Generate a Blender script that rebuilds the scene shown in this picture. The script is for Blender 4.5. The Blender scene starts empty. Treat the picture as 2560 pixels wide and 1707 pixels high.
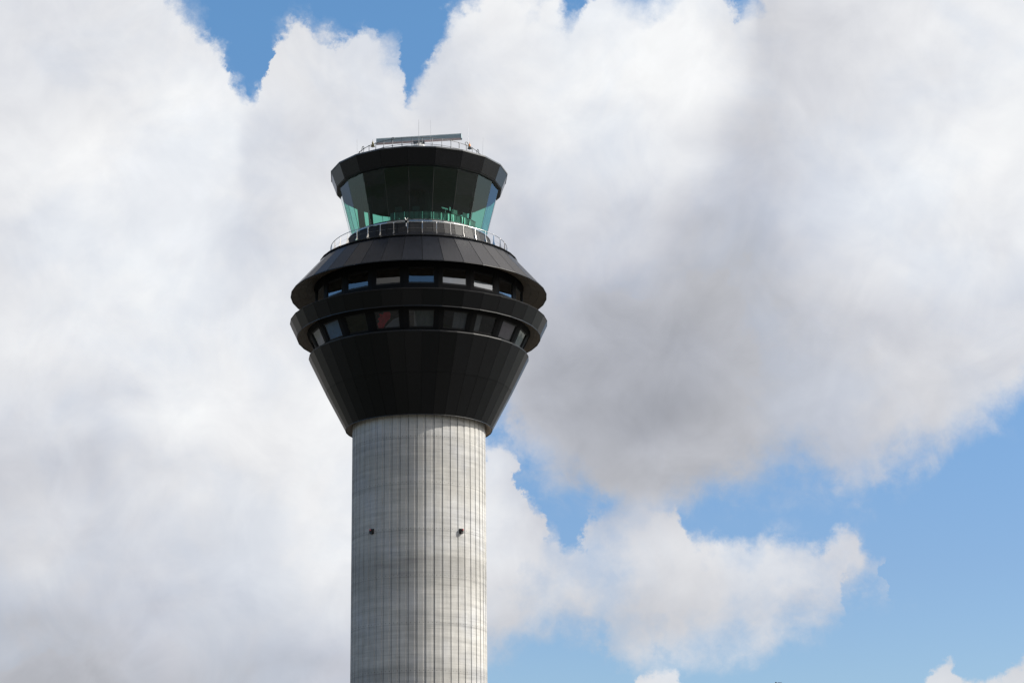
import bpy, math, random
from math import sin, cos, radians, degrees, pi, sqrt
random.seed(7)
SC = bpy.context.scene
COL = SC.collection

# ------------------------------------------------------------------ mesh helpers
class MB:
    def __init__(s): s.v = []; s.f = []
    def add(s, vs, fs):
        b = len(s.v); s.v += [tuple(p) for p in vs]; s.f += [tuple(b+i for i in f) for f in fs]
    def quad(s, a, b, c, d): s.add([a, b, c, d], [(0, 1, 2, 3)])
    def slab(s, outer, inner):          # closed prism between two matching loops
        n = len(outer)
        s.add(list(outer)+list(inner), [tuple(range(n)), tuple(range(2*n-1, n-1, -1))] +
              [(i, i+n, (i+1) % n+n, (i+1) % n) for i in range(n)])
    def box(s, c, sx, sy, sz, yaw=0.0):
        ca, sa = cos(yaw), sin(yaw); P = []
        for dz in (-1, 1):
            for dx, dy in ((-1, -1), (1, -1), (1, 1), (-1, 1)):
                x, y = dx*sx/2, dy*sy/2
                P.append((c[0]+x*ca-y*sa, c[1]+x*sa+y*ca, c[2]+dz*sz/2))
        s.add(P, [(3, 2, 1, 0), (4, 5, 6, 7), (0, 1, 5, 4), (1, 2, 6, 5), (2, 3, 7, 6), (3, 0, 4, 7)])
    def tube(s, pts, r, n=8, closed=False, r2=None):
        m = len(pts); rings = []
        for i, p in enumerate(pts):
            a = pts[(i-1) % m] if (closed or i > 0) else p
            b = pts[(i+1) % m] if (closed or i < m-1) else p
            d = [b[k]-a[k] for k in range(3)]; L = sqrt(sum(q*q for q in d)) or 1; d = [q/L for q in d]
            up = (0, 0, 1) if abs(d[2]) < .9 else (1, 0, 0)
            u = (d[1]*up[2]-d[2]*up[1], d[2]*up[0]-d[0]*up[2], d[0]*up[1]-d[1]*up[0])
            L = sqrt(sum(q*q for q in u)); u = [q/L for q in u]
            w = (d[1]*u[2]-d[2]*u[1], d[2]*u[0]-d[0]*u[2], d[0]*u[1]-d[1]*u[0])
            rr = r if r2 is None else r+(r2-r)*i/(m-1)
            rings.append([tuple(p[k]+rr*(u[k]*cos(2*pi*j/n)+w[k]*sin(2*pi*j/n)) for k in range(3)) for j in range(n)])
        V = [q for R in rings for q in R]; F = []
        for i in range(m if closed else m-1):
            for j in range(n):
                a, b = i*n+j, i*n+(j+1) % n; c_, d_ = ((i+1) % m)*n+(j+1) % n, ((i+1) % m)*n+j
                F.append((a, b, c_, d_))
        if not closed: F += [tuple(range(n-1, -1, -1)), tuple(range((m-1)*n, m*n))]
        s.add(V, F)
    def lathe(s, prof, n=32, phase=0.0, c=(0, 0), close=False):
        V = []
        for R, z in prof:
            for j in range(n):
                t = radians(phase+360*j/n); V.append((c[0]+R*sin(t), c[1]-R*cos(t), z))
        m = len(prof); F = []
        for i in range(m if close else m-1):
            for j in range(n):
                k = (i+1) % m
                F.append((i*n+j, i*n+(j+1) % n, k*n+(j+1) % n, k*n+j))
        s.add(V, F)
    def disc(s, R, z, n=40, phase=0.0, c=(0, 0)):
        s.add([(c[0]+R*sin(radians(phase+360*j/n)), c[1]-R*cos(radians(phase+360*j/n)), z) for j in range(n)], [tuple(range(n))])
    def build(s, name, mat, parent=None, smooth=False, origin=None):
        me = bpy.data.meshes.new(name)
        vs = s.v if origin is None else [(x-origin[0], y-origin[1], z-origin[2]) for x, y, z in s.v]
        me.from_pydata(vs, [], s.f); me.validate(); me.update()
        if smooth: me.shade_smooth()
        o = bpy.data.objects.new(name, me); COL.objects.link(o)
        if origin is not None: o.location = origin
        me.materials.append(mat)
        if parent is not None: o.parent = parent
        return o

def thing(name, label, cat, loc=(0, 0, 0), group=None):
    o = bpy.data.objects.new(name, None); COL.objects.link(o); o.location = loc
    o.empty_display_size = .3
    o['label'] = label; o['category'] = cat
    if group: o['group'] = group
    return o
def tag(o, label, cat, group=None):
    o['label'] = label; o['category'] = cat
    if group: o['group'] = group
    return o
def P(R, t, z): t = radians(t); return (R*sin(t), -R*cos(t), z)

# ------------------------------------------------------------------ node helpers
class NT:
    def __init__(s, tree): s.t = tree; s.n = tree.nodes; s.l = tree.links
    def node(s, typ, **kw):
        n = s.n.new(typ)
        for k, v in kw.items(): setattr(n, k, v)
        return n
    def put(s, sock, v):
        if v is None: return
        if isinstance(v, bpy.types.NodeSocket): s.l.new(v, sock)
        else: sock.default_value = v
    def m(s, op, a, b=None, c=None, clamp=False):
        n = s.node('ShaderNodeMath', operation=op, use_clamp=clamp)
        s.put(n.inputs[0], a); s.put(n.inputs[1], b); s.put(n.inputs[2], c); return n.outputs[0]
    def vm(s, op, a, b=None, scale=None):
        n = s.node('ShaderNodeVectorMath', operation=op)
        s.put(n.inputs[0], a); s.put(n.inputs[1], b)
        if scale is not None: s.put(n.inputs['Scale'], scale)
        return n.outputs['Value'] if op in ('DOT_PRODUCT', 'LENGTH', 'DISTANCE') else n.outputs[0]
    def noise(s, vec, scale, detail=4, rough=.55, dist=0.0, dim='3D'):
        n = s.node('ShaderNodeTexNoise', noise_dimensions=dim)
        if dim == '1D': s.put(n.inputs['W'], vec)
        else: s.put(n.inputs['Vector'], vec)
        n.inputs['Scale'].default_value = scale; n.inputs['Detail'].default_value = detail
        n.inputs['Roughness'].default_value = rough; n.inputs['Distortion'].default_value = dist
        return n
    def ramp(s, fac, stops, interp='LINEAR'):
        n = s.node('ShaderNodeValToRGB'); n.color_ramp.interpolation = interp
        e = n.color_ramp.elements
        while len(e) < len(stops): e.new(.5)
        for el, (p, c) in zip(e, stops):
            el.position = p; el.color = (c if isinstance(c, tuple) else (c, c, c))+((1,) if (not isinstance(c, tuple) or len(c) == 3) else ())
        s.put(n.inputs[0], fac); return n.outputs[0]
    def mix(s, fac, a, b, blend='MIX'):
        n = s.node('ShaderNodeMix', data_type='RGBA', blend_type=blend)
        s.put(n.inputs[0], fac); s.put(n.inputs[6], a); s.put(n.inputs[7], b); return n.outputs[2]
    def maprange(s, v, a, b, c=0.0, d=1.0, interp='LINEAR'):
        n = s.node('ShaderNodeMapRange', interpolation_type=interp, clamp=True)
        s.put(n.inputs[0], v)
        for i, q in zip((1, 2, 3, 4), (a, b, c, d)): n.inputs[i].default_value = q
        return n.outputs[0]
    def curve(s, v, pts, vector=True):
        n = s.node('ShaderNodeFloatCurve'); cm = n.mapping; cm.use_clip = False
        cu = cm.curves[0]; pts = sorted(pts)
        while len(cu.points) < len(pts): cu.points.new(.5, .5)
        for q, (x, y) in zip(cu.points, pts): q.location = (x, y)
        cm.update()
        for q in cu.points: q.handle_type = 'VECTOR' if vector else 'AUTO_CLAMPED'
        cm.update(); s.put(n.inputs['Value'], v); return n.outputs[0]

def new_mat(name):
    m = bpy.data.materials.new(name); m.use_nodes = True
    t = NT(m.node_tree); b = m.node_tree.nodes['Principled BSDF']
    return m, t, b
def plain(name, col, rough=.5, metal=0.0, var=.08, scale=3.0, ior=1.45, emit=None, estr=0.0, bump=0.0):
    m, t, b = new_mat(name)
    co = t.node('ShaderNodeTexCoord').outputs['Object']
    n = t.noise(co, scale, 5, .6)
    f = t.maprange(n.outputs[0], .3, .7, 1-var, 1+var)
    t.put(b.inputs['Base Color'], t.vm('SCALE', tuple(col), scale=f))
    t.put(b.inputs['Roughness'], t.maprange(n.outputs[0], .3, .7, max(.02, rough-.06), min(1, rough+.06)))
    b.inputs['Metallic'].default_value = metal; b.inputs['IOR'].default_value = ior
    if emit:
        b.inputs['Emission Color'].default_value = tuple(emit)+(1,); b.inputs['Emission Strength'].default_value = estr
    return m

# black coated metal cladding: panel to panel differences, faint dust streaks
def cladding_mat(name, base, rough, n_panel, phase, spec=.5):
    m, t, b = new_mat(name)
    co = t.node('ShaderNodeTexCoord').outputs['Object']
    sx = t.node('ShaderNodeSeparateXYZ'); t.put(sx.inputs[0], co)
    ang = t.m('DEGREES', t.m('ARCTAN2', sx.outputs[0], t.m('MULTIPLY', sx.outputs[1], -1.0)))
    idx = t.m('FLOOR', t.m('DIVIDE', t.m('SUBTRACT', ang, phase), 360.0/n_panel))
    wn = t.node('ShaderNodeTexWhiteNoise', noise_dimensions='1D'); t.put(wn.inputs['W'], idx)
    cell = wn.outputs['Value']
    st = t.noise(t.vm('MULTIPLY', co, (1.6, 1.6, .35)), 1.3, 6, .65)
    fine = t.noise(co, 9.0, 5, .7)
    k = t.m('MULTIPLY', t.m('ADD', .9, t.m('MULTIPLY', cell, .2)), t.maprange(st.outputs[0], .3, .75, .85, 1.35))
    t.put(b.inputs['Base Color'], t.vm('SCALE', base, scale=k))
    r = t.m('ADD', rough-.05, t.m('ADD', t.m('MULTIPLY', cell, .02), t.m('MULTIPLY', fine.outputs[0], .08)))
    t.put(b.inputs['Roughness'], r)
    b.inputs['Specular IOR Level'].default_value = spec
    bp = t.node('ShaderNodeBump'); bp.inputs['Strength'].default_value = .04; bp.inputs['Distance'].default_value = .02
    big = t.noise(co, 1.1, 2, .5); t.put(bp.inputs['Height'], big.outputs[0]); t.put(b.inputs['Normal'], bp.outputs[0])
    return m
M = {}
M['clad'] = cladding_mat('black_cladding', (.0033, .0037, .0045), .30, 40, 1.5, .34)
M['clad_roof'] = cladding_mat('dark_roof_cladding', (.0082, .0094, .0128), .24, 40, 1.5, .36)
M['clad_fascia'] = cladding_mat('fascia_cladding', (.0048, .0051, .0066), .22, 20, 10.5, .42)
M['wall'] = cladding_mat('cab_wall_cladding', (.014, .014, .015), .55, 40, 1.5, .22)
M['joint'] = plain('joint_backing', (.006, .006, .006), .8)  # dark backing seen in the gaps between panels
M['trim'] = plain('black_trim', (.009, .009, .010), .45)
M['coping'] = plain('coping_metal', (.10, .105, .11), .4)
M['sill'] = plain('sill_metal', (.55, .55, .55), .3, 1.0)
M['soffit'] = plain('bronze_soffit', (.19, .145, .105), .55, var=.10, scale=1.2)
M['galv'] = plain('galvanised_steel', (.17, .175, .18), .5, .5)
M['galv_dark'] = plain('weathered_steel', (.13, .14, .145), .5, .3)
M['steel'] = plain('brushed_steel', (.62, .61, .59), .28, 1.0)
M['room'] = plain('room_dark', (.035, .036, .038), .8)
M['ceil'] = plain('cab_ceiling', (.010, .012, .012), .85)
M['black'] = plain('black_plastic', (.010, .010, .010), .45)
M['red'] = plain('red_lens', (.40, .10, .11), .3)
M['amber'] = plain('amber_lens', (.75, .28, .06), .3)
M['olive'] = plain('olive_fitting', (.22, .19, .10), .5)
M['radar'] = plain('radar_paint', (.30, .37, .40), .38, var=.12, scale=1.0)
M['radar_under'] = plain('radar_underside', (.62, .50, .50), .6)
M['white'] = plain('white_paint', (.72, .72, .72), .4)
M['whip'] = plain('whip_fibreglass', (.36, .37, .39), .5)
M['whip_white'] = plain('whip_white', (.9, .9, .92), .5)
M['desk'] = plain('desk_panel', (.09, .10, .10), .6)
M['desk_light'] = plain('desk_light_trim', (.85, .85, .82), .45)
M['red_reflect'] = plain('red_reflection_tone', (.55, .018, .035), .85, var=.35, scale=2.5)  # colour of the added sheet that stands in for a red reflection
M['lamp'] = plain('ceiling_lamp', (.6, .6, .5), .5, emit=(.85, .85, .62), estr=.45)
def blind(n, c): return plain(n, c, .8, var=.12, scale=1.5)

# thin tinted glass: transmission plus Fresnel reflection
def glass_mat(name, tint, refl=1.0, rough=0.0, wob=.0):
    m = bpy.data.materials.new(name); m.use_nodes = True; t = NT(m.node_tree); t.n.clear()
    out = t.node('ShaderNodeOutputMaterial'); tr = t.node('ShaderNodeBsdfTransparent'); gl = t.node('ShaderNodeBsdfGlossy')
    tr.inputs[0].default_value = tuple(tint)+(1,); gl.inputs['Roughness'].default_value = rough
    gl.inputs[0].default_value = (.93, .97, 1, 1)
    co = t.node('ShaderNodeTexCoord').outputs['Object']
    nz = t.noise(co, .7, 2, .5); bp = t.node('ShaderNodeBump'); bp.inputs['Strength'].default_value = wob; bp.inputs['Distance'].default_value = .05
    t.put(bp.inputs['Height'], nz.outputs[0]); t.put(gl.inputs['Normal'], bp.outputs[0])
    lw = t.node('ShaderNodeLayerWeight'); lw.inputs[0].default_value = .5
    # Schlick on the facing term: symmetric for both faces of the pane
    f5 = t.m('POWER', lw.outputs['Facing'], 4.2)
    fr = t.m('MULTIPLY', t.m('ADD', .045, t.m('MULTIPLY', f5, .9)), refl, clamp=True)
    mx = t.node('ShaderNodeMixShader'); t.put(mx.inputs[0], fr); t.put(mx.inputs[1], tr.outputs[0]); t.put(mx.inputs[2], gl.outputs[0])
    t.put(out.inputs[0], mx.outputs[0]); return m
M['cabglass'] = glass_mat('green_cab_glass', (.40, .73, .63), 1.0, .0, .03)
M['winglass'] = glass_mat('grey_window_glass', (.40, .42, .44), 3.2, .01, .03)

M['winglass_lower'] = glass_mat('smoked_window_glass', (.55, .57, .60), 1.3, .01, .05)
# fair-faced concrete of the shaft
def concrete_mat():
    m, t, b = new_mat('fair_faced_concrete')
    co = t.node('ShaderNodeTexCoord').outputs['Object']
    sx = t.node('ShaderNodeSeparateXYZ'); t.put(sx.inputs[0], co)
    ang = t.m('DEGREES', t.m('ARCTAN2', sx.outputs[0], t.m('MULTIPLY', sx.outputs[1], -1.0)))
    z = sx.outputs[2]
    arc = t.m('MULTIPLY', ang, .0913)
    def cyl(ka, kz, off=0.0):
        c = t.node('ShaderNodeCombineXYZ'); t.put(c.inputs[0], t.m('MULTIPLY', arc, ka)); t.put(c.inputs[1], t.m('MULTIPLY', z, kz)); c.inputs[2].default_value = off
        return c.outputs[0]
    # pour lifts: broad darker lifts at their own heights
    zw = t.m('ADD', z, t.m('MULTIPLY', t.m('SUBTRACT', t.noise(cyl(.5, .2), 1.0, 3).outputs[0], .5), .7))
    lifts = t.ramp(t.maprange(zw, 14.0, 40.0), [(0, .93), (.14, .93), (.19, .84), (.225, .82), (.245, .97), (.36, .95), (.44, .90), (.475, .78),
             (.53, .72), (.565, .92), (.68, .96), (.75, .90), (.80, .85), (.875, .84), (.905, .93), (1, 1.0)])
    lines = t.noise(cyl(.06, 1.0, 3.0), 3.2, 4, .7)            # thin horizontal pour lines
    hl = t.maprange(lines.outputs[0], .30, .62, .80, 1.08)
    nar = t.noise(cyl(.03, 1.0, 8.0), 9.0, 2, .6); hl2 = t.maprange(nar.outputs[0], .28, .42, .82, 1.0)
    ci = t.m('FLOOR', t.m('DIVIDE', t.m('SUBTRACT', ang, 5.7), 7.2)); ri = t.m('FLOOR', t.m('DIVIDE', z, 1.15))
    cc = t.node('ShaderNodeCombineXYZ'); t.put(cc.inputs[0], ci); t.put(cc.inputs[1], ri)
    wn = t.node('ShaderNodeTexWhiteNoise', noise_dimensions='3D'); t.put(wn.inputs['Vector'], cc.outputs[0])
    wn2 = t.node('ShaderNodeTexWhiteNoise', noise_dimensions='1D'); t.put(wn2.inputs['W'], ci)
    cellv = t.m('ADD', .945, t.m('ADD', t.m('MULTIPLY', wn.outputs[0], .09), t.m('MULTIPLY', wn2.outputs[0], .05)))
    drip = t.maprange(t.noise(cyl(2.2, .12, 5.0), 2.0, 5, .7).outputs[0], .3, .7, .92, 1.06)   # vertical run-off
    blot = t.maprange(t.noise(cyl(.8, .8, 1.0), 1.4, 6, .65).outputs[0], .3, .7, .91, 1.07)
    fine = t.maprange(t.noise(co, 14.0, 4, .7).outputs[0], .25, .75, .94, 1.05)
    k = lifts
    for q in (hl, hl2, cellv, drip, blot, fine): k = t.m('MULTIPLY', k, q)
    # pour joints, with tie holes just above some of them
    zj = t.m('ADD', z, t.m('MULTIPLY', t.noise(cyl(1.5, 0, 2.0), 1.0, 3).outputs[0], .06))
    fr = t.m('FRACT', t.m('DIVIDE', zj, 3.55))
    k = t.m('MULTIPLY', k, t.maprange(t.m('ABSOLUTE', t.m('SUBTRACT', fr, .5)), .004, .014, .80, 1.0))
    fa = t.m('SUBTRACT', t.m('FRACT', t.m('DIVIDE', t.m('SUBTRACT', ang, 5.7), 3.6)), .5)
    hz = t.m('MULTIPLY', t.m('SUBTRACT', fr, .545), 3.55)
    hd = t.m('SQRT', t.m('ADD', t.m('POWER', t.m('MULTIPLY', fa, .33), 2.0), t.m('POWER', hz, 2.0)))
    k = t.m('MULTIPLY', k, t.maprange(hd, .022, .045, .45, 1.0))
    pin = t.maprange(t.noise(co, 7.0, 1, .5).outputs[0], .17, .21, .7, 1.0)
    k = t.m('MULTIPLY', k, pin)
    hue = t.ramp(t.noise(cyl(.5, .5, 7.0), .8, 3).outputs[0], [(.3, (.50, .50, .50)), (.5, (.515, .505, .48)), (.7, (.53, .515, .48))])
    t.put(b.inputs['Base Color'], t.vm('SCALE', hue, scale=k))
    b.inputs['Roughness'].default_value = .82; b.inputs['Diffuse Roughness'].default_value = .25; b.inputs['Specular IOR Level'].default_value = .3
    bp = t.node('ShaderNodeBump'); bp.inputs['Strength'].default_value = .25; bp.inputs['Distance'].default_value = .02
    t.put(bp.inputs['Height'], t.m('ADD', t.noise(co, 5, 6, .7).outputs[0], t.m('MULTIPLY', lines.outputs[0], .8)))
    t.put(b.inputs['Normal'], bp.outputs[0])
    return m
M['concrete'] = concrete_mat()

# ------------------------------------------------------------------ the tower
tower = thing('control_tower', 'tall airport control tower, pale fluted concrete shaft with black faceted head and green glass cab', 'tower')

# fluted shaft
SR = 5.23; mb = MB(); prof = []
for k in range(50):
    f0 = 5.7+7.2*k
    prof += [(SR-.085, f0), (SR, f0+.34), (SR, f0+7.2-2.26), (SR-.045, f0+7.2-2.0), (SR-.03, f0+7.2-.34)]
n = len(prof); zs = [0.0, 39.35]
V = [P(r, t, z) for z in zs for r, t in prof]
mb.add(V, [(j, (j+1) % n, n+(j+1) % n, n+j) for j in range(n)])
mb.build('shaft', M['concrete'], tower)

def clad(name, mat, prof, N, phase, gap=.012, depth=.03, parent=tower, backing=True):
    """faceted cladding: each facet of each course is its own inset panel over a dark backing."""
    mb = MB()
    for i in range(len(prof)-1):
        (R0, z0), (R1, z1) = prof[i], prof[i+1]
        L = sqrt((R1-R0)**2+(z1-z0)**2); nr, nz = (z1-z0)/L, -(R1-R0)/L
        if nr < 0 and abs(nr) > 1e-6: nr, nz = -nr, -nz
        for k in range(N):
            a0, a1 = phase+360*k/N, phase+360*(k+1)/N
            def pt(s, t_, off):
                R = R0+(R1-R0)*t_; z = z0+(z1-z0)*t_
                A, B = P(R, a0, z), P(R, a1, z); am = radians((a0+a1)/2)
                return tuple(A[j]*(1-s)+B[j]*s + off*(nr*(sin(am), -cos(am), 0)[j] + (nz if j == 2 else 0)) for j in range(3))
            w = 2*R0*sin(pi/N); w1 = 2*R1*sin(pi/N); g0, g1, gt = gap/w, gap/w1, gap/L
            o = [pt(g0, gt, 0), pt(1-g0, gt, 0), pt(1-g1, 1-gt, 0), pt(g1, 1-gt, 0)]
            q = [pt(g0, gt, -depth), pt(1-g0, gt, -depth), pt(1-g1, 1-gt, -depth), pt(g1, 1-gt, -depth)]
            mb.slab(o, q)
    ob = mb.build(name, mat, parent)
    if backing:
        b2 = MB(); b2.lathe([(R-depth*1.1, z) for R, z in prof], N, phase); b2.build(name+'_joint', M['joint'], ob)
    return ob

# lower cone
clad('lower_cone', M['clad'], [(5.79, 39.0), (7.33, 41.90), (8.715, 44.70)], 40, 1.5)
mb = MB(); mb.lathe([(5.75, 39.0), (5.18, 39.24)], 40, 1.5); mb.build('base_soffit', M['soffit'], tower)
mb = MB(); mb.lathe([(5.79, 39.0), (5.79, 38.95), (5.74, 38.95), (5.74, 39.03)], 40, 1.5); mb.build('base_trim', M['trim'], tower)
mb = MB(); mb.lathe([(8.72, 44.70), (8.735, 44.76), (8.72, 44.80), (8.64, 44.83), (8.60, 44.83), (8.60, 44.86), (8.3, 44.88), (7.9, 44.90)], 40, 1.5)
mb.build('lower_ledge', M['trim'], tower)

# window bands -------------------------------------------------------
WC = 1.25
def facet_pt(R0, z0, R1, z1, k, s, t_, off):
    a0, a1 = WC-9+18*k, WC+9+18*k
    L = sqrt((R1-R0)**2+(z1-z0)**2); nr, nz = (z1-z0)/L, -(R1-R0)/L
    R = R0+(R1-R0)*t_; z = z0+(z1-z0)*t_; A, B = P(R, a0, z), P(R, a1, z); am = radians((a0+a1)/2); u = (s+1)/2
    return tuple(A[j]*(1-u)+B[j]*u + off*(nr*(sin(am), -cos(am), 0)[j] + (nz if j == 2 else 0)) for j in range(3))
def window_band(R0, z0, R1, z1, zb, zt, half, reflection_blinds, wall_name, glass, top=None):
    tb, tt = (zb-z0)/(z1-z0), (zt-z0)/(z1-z0)
    mb = MB(); D = -.09
    for k in range(20):
        f = lambda s, t_, off=0.0: facet_pt(R0, z0, R1, z1, k, s, t_, off)
        mb.quad(f(-1, 0), f(-half, 0), f(-half, 1), f(-1, 1)); mb.quad(f(half, 0), f(1, 0), f(1, 1), f(half, 1))
        mb.quad(f(-half, 0), f(half, 0), f(half, tb), f(-half, tb)); mb.quad(f(-half, tt), f(half, tt), f(half, 1), f(-half, 1))
        # reveal
        c = [(-half, tb), (half, tb), (half, tt), (-half, tt)]
        for i in range(4):
            (s0, t0), (s1, t1) = c[i], c[(i+1) % 4]
            mb.quad(f(s0, t0), f(s0, t0, D*2), f(s1, t1, D*2), f(s1, t1))
    mb.build(wall_name, M['wallband'], tower)
    for k in range(20):
        f = lambda s, t_, off=0.0: facet_pt(R0, z0, R1, z1, k, s, t_, off)
        fw = .03; ft = .045
        mb = MB()
        c = [(-half, tb), (half, tb), (half, tt), (-half, tt)]; ci = [(-half+fw, tb+ft), (half-fw, tb+ft), (half-fw, tt-ft), (-half+fw, tt-ft)]
        for i in range(4):
            j = (i+1) % 4
            mb.slab([f(*c[i], -.035), f(*c[j], -.035), f(*ci[j], -.035), f(*ci[i], -.035)],
                    [f(*c[i], -.12), f(*c[j], -.12), f(*ci[j], -.12), f(*ci[i], -.12)])
        w = mb.build('window', M['trim'], tower)
        mb = MB(); mb.quad(f(*ci[0], -.075), f(*ci[1], -.075), f(*ci[2], -.075), f(*ci[3], -.075))
        pn = mb.build('pane', glass, w)
        kk = k if k < 10 else k-20
        if kk in reflection_blinds:
            mt, s0, s1, d0 = reflection_blinds[kk]
            mb = MB(); ns = 10     # slightly wavy sheet; in some windows its colour stands in for a reflection
            ts = [d0+(tt-.01-d0)*i/6 for i in range(7)] if d0 > tb else [tb+.01+((top or tt)-tb-.02)*i/6 for i in range(7)]
            for i in range(6):
                for q in range(ns):
                    sa, sb = s0+(s1-s0)*q/ns, s0+(s1-s0)*(q+1)/ns
                    oa, ob_ = -.17-.012*sin(q*1.7), -.17-.012*sin((q+1)*1.7)
                    mb.quad(f(sa, ts[i], oa), f(sb, ts[i], ob_), f(sb, ts[i+1], ob_), f(sa, ts[i+1], oa))
            mb.build('blind', mt, w)
M['wallband'] = plain('black_wall_panel', (.005, .0052, .0058), .6, ior=1.25)
B_ = {'dim': blind('reflection_dim', (.16, .17, .17)), 'blue': blind('blind_slate_blue', (.26, .46, .66)), 'pink': blind('blind_warm_grey', (.80, .68, .66)), 'white': blind('blind_reflection_white', (.85, .88, .88)),
      'mauve': blind('blind_mauve', (.36, .31, .33)), 'teal': blind('blind_teal', (.08, .16, .17)), 'grey': blind('reflection_grey', (.26, .26, .26)), 'pale': blind('reflection_pale', (.88, .88, .90))}  # dim, pale and grey tones paint reflections seen in the panes
# lower band (leans outwards towards its top)
window_band(7.97, 44.78, 9.02, 46.98, 45.13, 46.42, .72,
            {0: (B_['dim'], -.42, .70, 0), 1: (B_['dim'], -.08, .70, 0), 2: (B_['dim'], -.70, -.25, 0), -3: (B_['blue'], -.70, .70, 0), -4: (B_['pink'], -.70, .70, 0), -5: (B_['white'], -.70, .70, 0), 3: (B_['mauve'], -.70, .70, 0),  # dim sheets added to paint the ground's reflection into the middle panes
             4: (B_['teal'], -.70, .70, 0)}, 'lower_window_wall', M['winglass_lower'])
# upper band
window_band(8.36, 47.72, 8.36, 50.55, 48.60, 49.95, .75,
            {1: (B_['pale'], -.72, .72, 0), 2: (B_['white'], -.72, .72, 0)}, 'upper_window_wall', M['winglass'], .545)  # sheets paint the bright cloud reflection, cut off where the rim blocks it
# rooms behind the bands
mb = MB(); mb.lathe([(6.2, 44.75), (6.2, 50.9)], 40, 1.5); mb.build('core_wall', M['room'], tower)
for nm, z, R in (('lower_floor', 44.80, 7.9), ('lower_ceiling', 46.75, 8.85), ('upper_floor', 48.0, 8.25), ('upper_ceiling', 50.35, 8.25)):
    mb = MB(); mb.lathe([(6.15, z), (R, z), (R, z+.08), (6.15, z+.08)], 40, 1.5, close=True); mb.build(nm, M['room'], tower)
mb = MB()
for k in range(20):
    t0 = -33.6+18*k
    mb.add([P(7.25, t0-2.3, 50.33), P(7.25, t0+2.3, 50.33), P(7.85, t0+2.1, 50.33), P(7.85, t0-2.1, 50.33)], [(0, 1, 2, 3)]) if k == 0 else None
mb.build('ceiling_light', M['lamp'], tower)

# flared band between the two window rows
clad('flared_band', M['clad'], [(9.70, 46.46), (10.24, 47.587)], 40, 1.5)
mb = MB(); mb.lathe([(10.24, 47.585), (10.20, 47.66), (8.40, 47.98), (8.30, 48.02)], 40, 1.5); mb.build('flared_band_top', M['trim'], tower)
mb = MB(); mb.lathe([(10.235, 47.59), (10.262, 47.625), (10.235, 47.66), (10.205, 47.625)], 40, 1.5, close=True); mb.build('flared_band_lip', M['trim'], tower)
def soffit(name, Ro, zo, Ri, zi):
    mb = MB()
    for k in range(40):
        for i in range(3):
            u0, u1 = i/3, (i+1)/3
            R0, z0, R1, z1 = Ro+(Ri-Ro)*u0, zo+(zi-zo)*u0, Ro+(Ri-Ro)*u1, zo+(zi-zo)*u1
            a0, a1 = 1.5+9*k, 1.5+9*(k+1); g = .012/R0*57.3 if k % 2 else .004
            mb.slab([P(R0-.008, a0+g, z0), P(R0-.008, a1-g, z0), P(R1+.008, a1-g, z1), P(R1+.008, a0+g, z1)],
                    [P(R0-.008, a0+g, z0+.03), P(R0-.008, a1-g, z0+.03), P(R1+.008, a1-g, z1+.03), P(R1+.008, a0+g, z1+.03)])
    o = mb.build(name, M['soffit'], tower)
    b2 = MB(); b2.lathe([(Ro, zo+.035), (Ri-.05, zi+.035)], 40, 1.5); b2.build(name+'_joint', M['joint'], o)
soffit('flared_band_soffit', 9.67, 46.45, 8.90, 46.78)
mb = MB(); mb.lathe([(9.70, 46.46), (9.70, 46.40), (9.655, 46.40), (9.655, 46.5)], 40, 1.5); mb.build('flared_band_trim', M['trim'], tower)
soffit('roof_soffit', 10.20, 49.86, 8.40, 50.52)

# sloping dark roof above the upper windows
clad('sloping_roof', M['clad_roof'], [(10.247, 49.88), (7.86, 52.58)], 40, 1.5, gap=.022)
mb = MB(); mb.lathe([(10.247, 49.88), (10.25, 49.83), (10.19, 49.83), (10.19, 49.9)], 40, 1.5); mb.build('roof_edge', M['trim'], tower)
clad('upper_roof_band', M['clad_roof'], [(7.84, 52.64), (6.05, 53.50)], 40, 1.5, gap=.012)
mb = MB(); mb.lathe([(7.86, 52.58), (7.97, 52.57), (7.99, 52.62), (7.86, 52.66)], 40, 1.5); mb.build('roof_seam_flashing', M['trim'], tower)
clad('cab_base_wall', M['wall'], [(5.99, 53.50), (5.74, 54.44)], 40, 1.5, gap=.014)
mb = MB(); mb.lathe([(5.74, 54.44), (5.80, 54.45), (5.80, 54.50), (5.62, 54.66), (5.47, 54.74), (5.40, 54.74)], 40, 1.5); mb.build('cab_sill', M['sill'], tower)

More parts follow.
